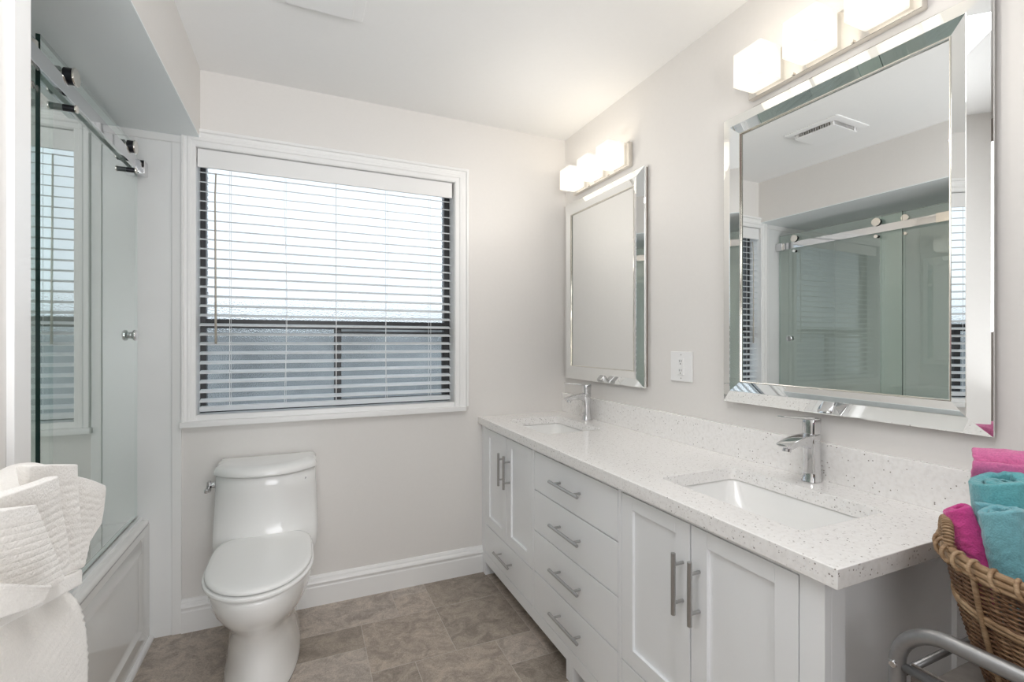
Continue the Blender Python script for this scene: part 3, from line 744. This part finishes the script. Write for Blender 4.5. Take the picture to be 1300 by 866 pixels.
# ------------------------------------------------------------------ outlet
ou = empty('wall_outlet', (R, 1.509, 1.153), 'white outlet plate on the wall between the two mirrors', 'outlet')
o = obj('cover_plate', BX(-.007, -.0003, -.060, .060, -.061, .061), 'white_plastic', bevel=.002); o.parent = ou
bm = BX(-.011, -.006, -.017, .017, -.034, .034); o = obj('receptacle', bm, 'white_plastic', bevel=.0015); o.parent = ou
for zz in (.019, -.019):
    bm = BX(-.0114, -.009, .0045, .0065, zz-.001, zz+.008); box(bm, -.0114, -.009, -.0065, -.0045, zz-.001, zz+.008); tube(bm, [(-.0114, 0, zz-.008), (-.009, 0, zz-.008)], .0026, 10)
    s = obj('plug_slots', bm, 'slot'); s.parent = o
bm = BX(-.0125, -.0105, -.006, .006, .001, .0045); box(bm, -.0125, -.0105, -.006, .006, -.0045, -.001); s = obj('test_buttons', bm, 'white_plastic', bevel=.0005); s.parent = o
for zz in (.048, -.048):
    s = obj('screw', TB([(-.0065, 0, zz), (-.0082, 0, zz)], .0028, 12), 'nickel'); s.parent = ou

# ------------------------------------------------------------------ ceiling vent
cv = empty('ceiling_vent', (.055, 1.70, CEIL), 'square white exhaust fan grille on the ceiling, seen in the large mirror', 'vent')
vent_w = .15
def sq(h, z): return rrect(-h, h, -h, h, .012, z, 3)
bm = bmesh.new(); loft(bm, [sq(.150, -.0005), sq(.150, -.004), sq(.146, -.007), sq(.112, -.009), sq(.108, -.0012)], cap1=False, cap0=False); o = obj('grille_rim', bm, 'white_plastic', bevel=.001); o.parent = cv
bm = bmesh.new(); loft(bm, [sq(.088, -.0006), sq(.088, -.0262)]); o = obj('vent_shade_block', bm, 'vent_inside_shade'); o.parent = cv  # solid dark block standing in for the shade inside the vent
bm = bmesh.new(); loft(bm, [sq(.110, -.0265), sq(.111, -.029), sq(.106, -.0315)]); o = obj('centre_plate', bm, 'white_plastic', bevel=.001); o.parent = cv
bm = bmesh.new()
for k in range(16):
    t = -.101 + .01347*k
    for s in (-1, 1):
        a, b = sorted((s*.092, s*.103))
        box(bm, t-.0013, t+.0013, a, b, -.0268, -.0008); box(bm, a, b, t-.0013, t+.0013, -.0268, -.0008)
o = obj('grille_fins', bm, 'white_plastic'); o.parent = cv

# ------------------------------------------------------------------ towel bar and white towels (near left)
def D(*p): return Vector(p)
tb = empty('towel_bar', (XL, .62, 1.062), 'black towel bar on the left wall, almost hidden behind white towels', 'towel bar')
o = obj('bar', TB([(.075, -.30, 0), (.075, .235, 0)], .007, 14), 'dark_metal', bevel=.001); o.parent = tb
for y in (-.28, .215):
    o = obj('bar_post', TB([(.0005, y, 0), (.006, y, 0), (.0065, y, 0), (.075, y, 0)], [.02, .02, .008, .008], 16), 'dark_metal'); o.parent = tb
def grid_obj(name, fn, nu, nv, mat, thick, parent=None, sub=1, offset=0):
    bm = bmesh.new(); V = [[bm.verts.new(fn(i/nu, j/nv)) for j in range(nv+1)] for i in range(nu+1)]
    for i in range(nu):
        for j in range(nv): bm.faces.new((V[i][j], V[i+1][j], V[i+1][j+1], V[i][j+1]))
    o = obj(name, bm, mat, parent, smooth=True)
    s = o.modifiers.new('solid', 'SOLIDIFY'); s.thickness = thick; s.offset = offset
    if sub: q = o.modifiers.new('sub', 'SUBSURF'); q.levels = sub; q.render_levels = sub
    return o
def drape(u, w):
    # u across (y), w along the drape from the wall side up, over the bar and down the room side
    y = .36 + .475*u
    x0, xr, ztop, r = -.335, -.295, 1.062, .026
    L1, L2, arc = .50, .62, PI*r
    s = w*(L1+L2+arc)
    if s < L1: p = D(x0-r, y, ztop-(L1-s))
    elif s < L1+arc: a = (s-L1)/r; p = D(x0-r*math.cos(a), y, ztop+r*math.sin(a)*.8)
    else: d = s-L1-arc; p = D(x0+r + .022*min(1, d/.12), y, ztop-d)
    p.x += .004*noise.noise(D(y*14, 0, p.z*9))
    if s > L1+arc:
        k = (s-L1-arc)
        p.x += .012*math.sin(u*PI)*min(1, k/.2)
        # pinched in under the band, relaxed lower down
        p.x -= .012*math.exp(-((p.z-(.945+.27*(.795-y)))/.03)**2)
        p.y += (.5-u)*.055*math.exp(-((p.z-.95)/.05)**2) + (u-.5)*.03*min(1, max(0, (.93-p.z)/.12))
        p.x += .0011*math.sin(p.z*2*PI/.0115 + .6*math.sin(y*40))*(.6+.8*abs(noise.noise(D(y*90, p.z*20, 3))))
    return p
bt = grid_obj('bath_towel', drape, 90, 230, 'towel_white', .024, sub=0, offset=0)
tag(bt, 'large white ribbed bath towel draped over the towel bar at lower left', 'towel')
fan = empty('hand_towel', (-.26, .75, .95), 'white hand towel fan-folded and tucked into the band at lower left', 'towel')
finv = Matrix.Translation(-fan.location)
def petal(c4, x, bul, thick, name='towel_fold', curl=.009):
    """c4: tip-left, tip-right, base-right, base-left as photo points on the plane x"""
    P4 = [at_x(u, v, x) for u, v in c4]
    def fn(u, w):
        tl, tr, br, bl_ = P4
        a = tl.lerp(tr, u); b = bl_.lerp(br, u); p = a.lerp(b, w)
        p.x += bul*math.sin(PI*u)*(.4+.6*(1-w)) + curl*(u-.5)
        hem = .0 if w < .14 else 1
        p.x += hem*.0003*math.sin(w*2*PI*14) + .003*noise.noise(p*16)
        return p
    o = grid_obj(name, fn, 30, 60, 'towel_white', thick, sub=1); o.parent = fan; o.matrix_parent_inverse = finv
    if True:
        o.data.materials.append(M['towel_hem'])
        for p in o.data.polygons:
            if (p.index % 60) < 7: p.material_index = 1
    return o
petal([(80, 600), (127, 617), (97, 722), (70, 735)], -.286, .004, .008)
petal([(112, 612), (127, 620), (122, 665), (97, 716)], -.288, .004, .008)
petal([(30, 590), (86, 590), (90, 722), (60, 738)], -.270, .006, .012)
petal([(-50, 640), (57, 605), (78, 728), (20, 762)], -.253, .007, .013)
petal([(-70, 652), (26, 643), (66, 740), (-8, 778)], -.237, .008, .014)
petal([(-70, 738), (46, 748), (38, 764), (-60, 800)], -.216, .006, .012)
def band(u, w):
    y = .33 + .465*min(1, u/.95); z = .958 + .27*(.795-y) - .020*w
    x = -.242 - .022*min(1, u/.95)**1.5 - .03*max(0, (u-.95)/.05)
    return D(x, y, z)
o = grid_obj('towel_band', band, 60, 6, 'towel_hem', .005, sub=1)
tag(o, 'narrow white towel strip wrapped level around the hanging bath towel', 'towel band')

# ------------------------------------------------------------------ rack, basket, coloured towels (near right)
rk = empty('shelf_rack', (1.16, .18, 0), 'grey tubular metal shelf rack beside the vanity, carrying the wicker basket', 'rack')
rki = Matrix.Translation(-rk.location)
def kc(o, par=None): o.parent = par or rk; o.matrix_parent_inverse = rki if par is None else Matrix.Identity(4); return o
def hoop(x, y0, y1, zt, r):
    pts = [(x, y1, 0)]; c = .075
    pts.append((x, y1, .3))
    for k in range(9): a = PI/2*k/8; pts.append((x, y1-c+c*math.cos(a), zt-c+c*math.sin(a)))
    for k in range(9): a = PI/2+PI/2*k/8; pts.append((x, y0+c+c*math.cos(a), zt-c+c*math.sin(a)))
    pts += [(x, y0, .3), (x, y0, 0)]
    return TB(pts, r, 14)
RY0, RY1, RZ = -.14, .495, .768
for x in (.955, 1.385): kc(obj('hoop_frame', hoop(x, RY0, RY1, RZ, .0125), 'grey_tube', smooth=True))
for z in (.690, .25):
    for x in (.955, 1.385): kc(obj('shelf_rail', TB([(x, RY0, z), (x, RY1, z)], .0075, 12), 'grey_tube', smooth=True))
    for y in (RY0, RY1): kc(obj('end_rail', TB([(.955, y, z-.02), (1.385, y, z-.02)], .0065, 12), 'grey_tube', smooth=True))
M['shelf_deck'] = simple('shelf_deck', (.26, .235, .215), .35, .2, nscale=50, nstr=.05, var=.12)
for z in (.640, .20):
    bm = bmesh.new()
    # perforated deck: a frame of sheet with a field of slots
    box(bm, .968, 1.372, RY0+.014, RY0+.06, z, z+.008); box(bm, .968, 1.372, RY1-.06, RY1-.014, z, z+.008)
    box(bm, .968, 1.04, RY0+.06, RY1-.06, z, z+.008); box(bm, 1.30, 1.372, RY0+.06, RY1-.06, z, z+.008)
    for k in range(24):
        x = 1.045 + .0106*k; box(bm, x, x+.0072, RY0+.06, RY1-.06, z+.001, z+.007)
    box(bm, .968, .972, RY0+.014, RY1-.014, z-.012, z+.055)
    kc(obj('shelf', bm, 'shelf_deck', bevel=.0008))
bm = bmesh.new()
for z in (.69,):
    for y in (RY1,): tube(bm, [(.955-.0120, y, z+.003), (.955-.016, y, z+.003)], [.007, .0055], 14)
kc(obj('screw_head', bm, 'chrome', bevel=.0008))

BCX, BCY, BZ0, BZ1 = 1.178, .325, .6485, .885
def brad(z):
    t = (z-BZ0)/(BZ1-BZ0); return .126 + .058*t + .006*math.sin(PI*t)
bk = empty('wicker_basket', (BCX, BCY, BZ0), 'brown woven wicker basket full of rolled towels on the rack', 'basket')
bi = Matrix.Translation(-bk.location)
def bc(o): o.parent = bk; o.matrix_parent_inverse = bi; return o
NSTK = 44
bm = bmesh.new(); rows = 54
for j in range(rows):
    z = BZ0+.006 + (BZ1-.022-BZ0-.006)*j/(rows-1); r0 = brad(z); pts = []
    nseg = NSTK*4
    for k in range(nseg):
        a = 2*PI*k/nseg; w = math.sin(NSTK/2*a + (j % 2)*PI)*.0034
        jit = .0012*noise.noise(D(math.cos(a)*6, math.sin(a)*6, j*1.7))
        pts.append((BCX+(r0+w)*math.cos(a), BCY+(r0+w)*math.sin(a), z+jit))
    tube(bm, pts, .00255, 6, closed=True)
bc(obj('woven_wall', bm, 'wicker', smooth=True))
bm = bmesh.new()
for k in range(NSTK):
    a = 2*PI*(k+.5)/NSTK
    big = (k % 11 == 7)
    pts = [(BCX+(brad(z)+(.0075 if big else 0))*math.cos(a), BCY+(brad(z)+(.0075 if big else 0))*math.sin(a), z) for z in [BZ0+.002+(BZ1-.012-BZ0)*i/6 for i in range(7)]]
    tube(bm, pts, .0045 if big else .0028, 6)
bc(obj('stakes', bm, 'wicker_rim', smooth=True))
bm = bmesh.new()
for dz, dr, rr in ((0, 0, .0062), (-.010, .004, .0055), (-.019, .005, .005), (-.006, -.007, .005), (-.085, .0035, .0045), (-.092, .0035, .0045)):
    tube(bm, [(BCX+(brad(BZ1+dz)+dr)*math.cos(2*PI*k/72), BCY+(brad(BZ1+dz)+dr)*math.sin(2*PI*k/72), BZ1+dz) for k in range(72)], rr, 8, closed=True)
for k in range(36):       # binding wraps, slanting round the rim
    a0 = 2*PI*k/36; pts = []
    for i in range(9):
        t = i/8*2*PI*.62 - .9; rr = .0125; a = a0 + .075*i/8
        rc_ = brad(BZ1)+.001 + rr*math.sin(t)*1.0 + .002
        pts.append((BCX+rc_*math.cos(a), BCY+rc_*math.sin(a), BZ1-.007+rr*1.15*math.cos(t)))
    tube(bm, pts, .0034, 6)
bc(obj('rim', bm, 'wicker_rim', smooth=True))
bm = bmesh.new(); bm2 = [bm.verts.new((BCX+(.124)*math.cos(2*PI*k/40), BCY+.124*math.sin(2*PI*k/40), BZ0+.005)) for k in range(40)]; bm.faces.new(bm2)
bc(obj('base', bm, 'wicker'))
# loop handle on the far-left side of the rim
ha = math.radians(121)
hc = Vector((BCX+(brad(BZ1)+.000)*math.cos(ha), BCY+brad(BZ1)*math.sin(ha), BZ1-.004))
tg = Vector((-math.sin(ha), math.cos(ha), 0))
def handle_bm():
    bm = bmesh.new(); core = []
    for i in range(21):
        t = PI*i/20; core.append(hc + tg*.030*math.cos(t) + Vector((0, 0, .047*math.sin(t))))
    tube(bm, core, .0058, 8)
    for i in range(2, 92):
        t = PI*i/94; c = hc + tg*.030*math.cos(t) + Vector((0, 0, .047*math.sin(t)))
    coil = []
    for i in range(300):
        t = PI*i/299; c = hc + tg*.030*math.cos(t) + Vector((0, 0, .047*math.sin(t)))
        n1 = (tg*math.cos(t) + Vector((0, 0, math.sin(t)))); n2 = Vector((math.cos(ha), math.sin(ha), 0)); ph = 2*PI*i/299*26
        coil.append(c + (n1*math.cos(ph)+n2*math.sin(ph))*.0066)
    tube(bm, coil, .0024, 5); return bm
bc(obj('handle', handle_bm(), 'wicker_rim', smooth=True))

def fluffy(bm, amp, sc, seed):
    bm.normal_update()
    for v in bm.verts:
        v.co += v.normal*(amp*noise.noise(v.co*sc+Vector((seed, 0, 0))) + amp*.6*noise.noise(v.co*sc*3.1+Vector((0, seed, 0))))
def towel_roll(name, base, top, r0, r1, mat, label, turns=2.4, seed=0, flat=1.0, face=0, parent_group=None):
    """a towel rolled into a spiral: axis from base to top, r1 across"""
    base, top = Vector(base), Vector(top); ax = (top-base); L = ax.length; ax.normalize()
    s = ax.cross(Vector((0, 1, .2))).normalized(); t = ax.cross(s)
    bm = bmesh.new(); nu, nv = 150, 46; rows_ = []
    for i in range(nu+1):
        f = i/nu; a = f*turns*2*PI + face; row = []
        for j in range(nv+1):
            h = j/nv; rr = (r0 + (r1-r0)*f)*(1 - .10*(h**5)); off = -.010*(1-f)*h
            # every layer swells a bit between its creases
            p = base + ax*(L*h + off + .004*math.sin(a*1.5)*h) + (s*math.cos(a)*flat + t*math.sin(a))*rr
            row.append(bm.verts.new(p))
        rows_.append(row)
    for i in range(nu):
        for j in range(nv): bm.faces.new((rows_[i][j], rows_[i+1][j], rows_[i+1][j+1], rows_[i][j+1]))
    fluffy(bm, .0018, 90, seed)
    o = obj(name, bm, mat, smooth=True)
    m = o.modifiers.new('solid', 'SOLIDIFY'); m.thickness = (r1-r0)/turns*.78; m.offset = -1
    m2 = o.modifiers.new('sub', 'SUBSURF'); m2.levels = 1; m2.render_levels = 1
    tag(o, label, 'towel', 'rolled towels in the wicker basket'); return o
towel_roll('rolled_towel', (1.118, .425, .79), (1.098, .472, .953), .006, .030, 'towel_magenta', 'small magenta rolled towel at the left edge of the wicker basket', 2.2, 1)
towel_roll('rolled_towel', (1.110, .385, .77), (1.086, .414, .972), .008, .041, 'towel_teal_light', 'front light teal rolled towel standing upright in the wicker basket', 2.3, 5, face=2.6)
towel_roll('rolled_towel', (1.19, .410, .80), (1.163, .436, 1.010), .010, .058, 'towel_teal', 'tall teal folded towel in the middle of the wicker basket, behind the front roll', 2.0, 9, flat=1.1, face=1.0)
towel_roll('rolled_towel', (1.31, .29, 1.02), (1.213, .500, 1.017), .008, .042, 'towel_pink', 'pink rolled towel lying on top of the pile in the wicker basket', 2.3, 13, face=.4)
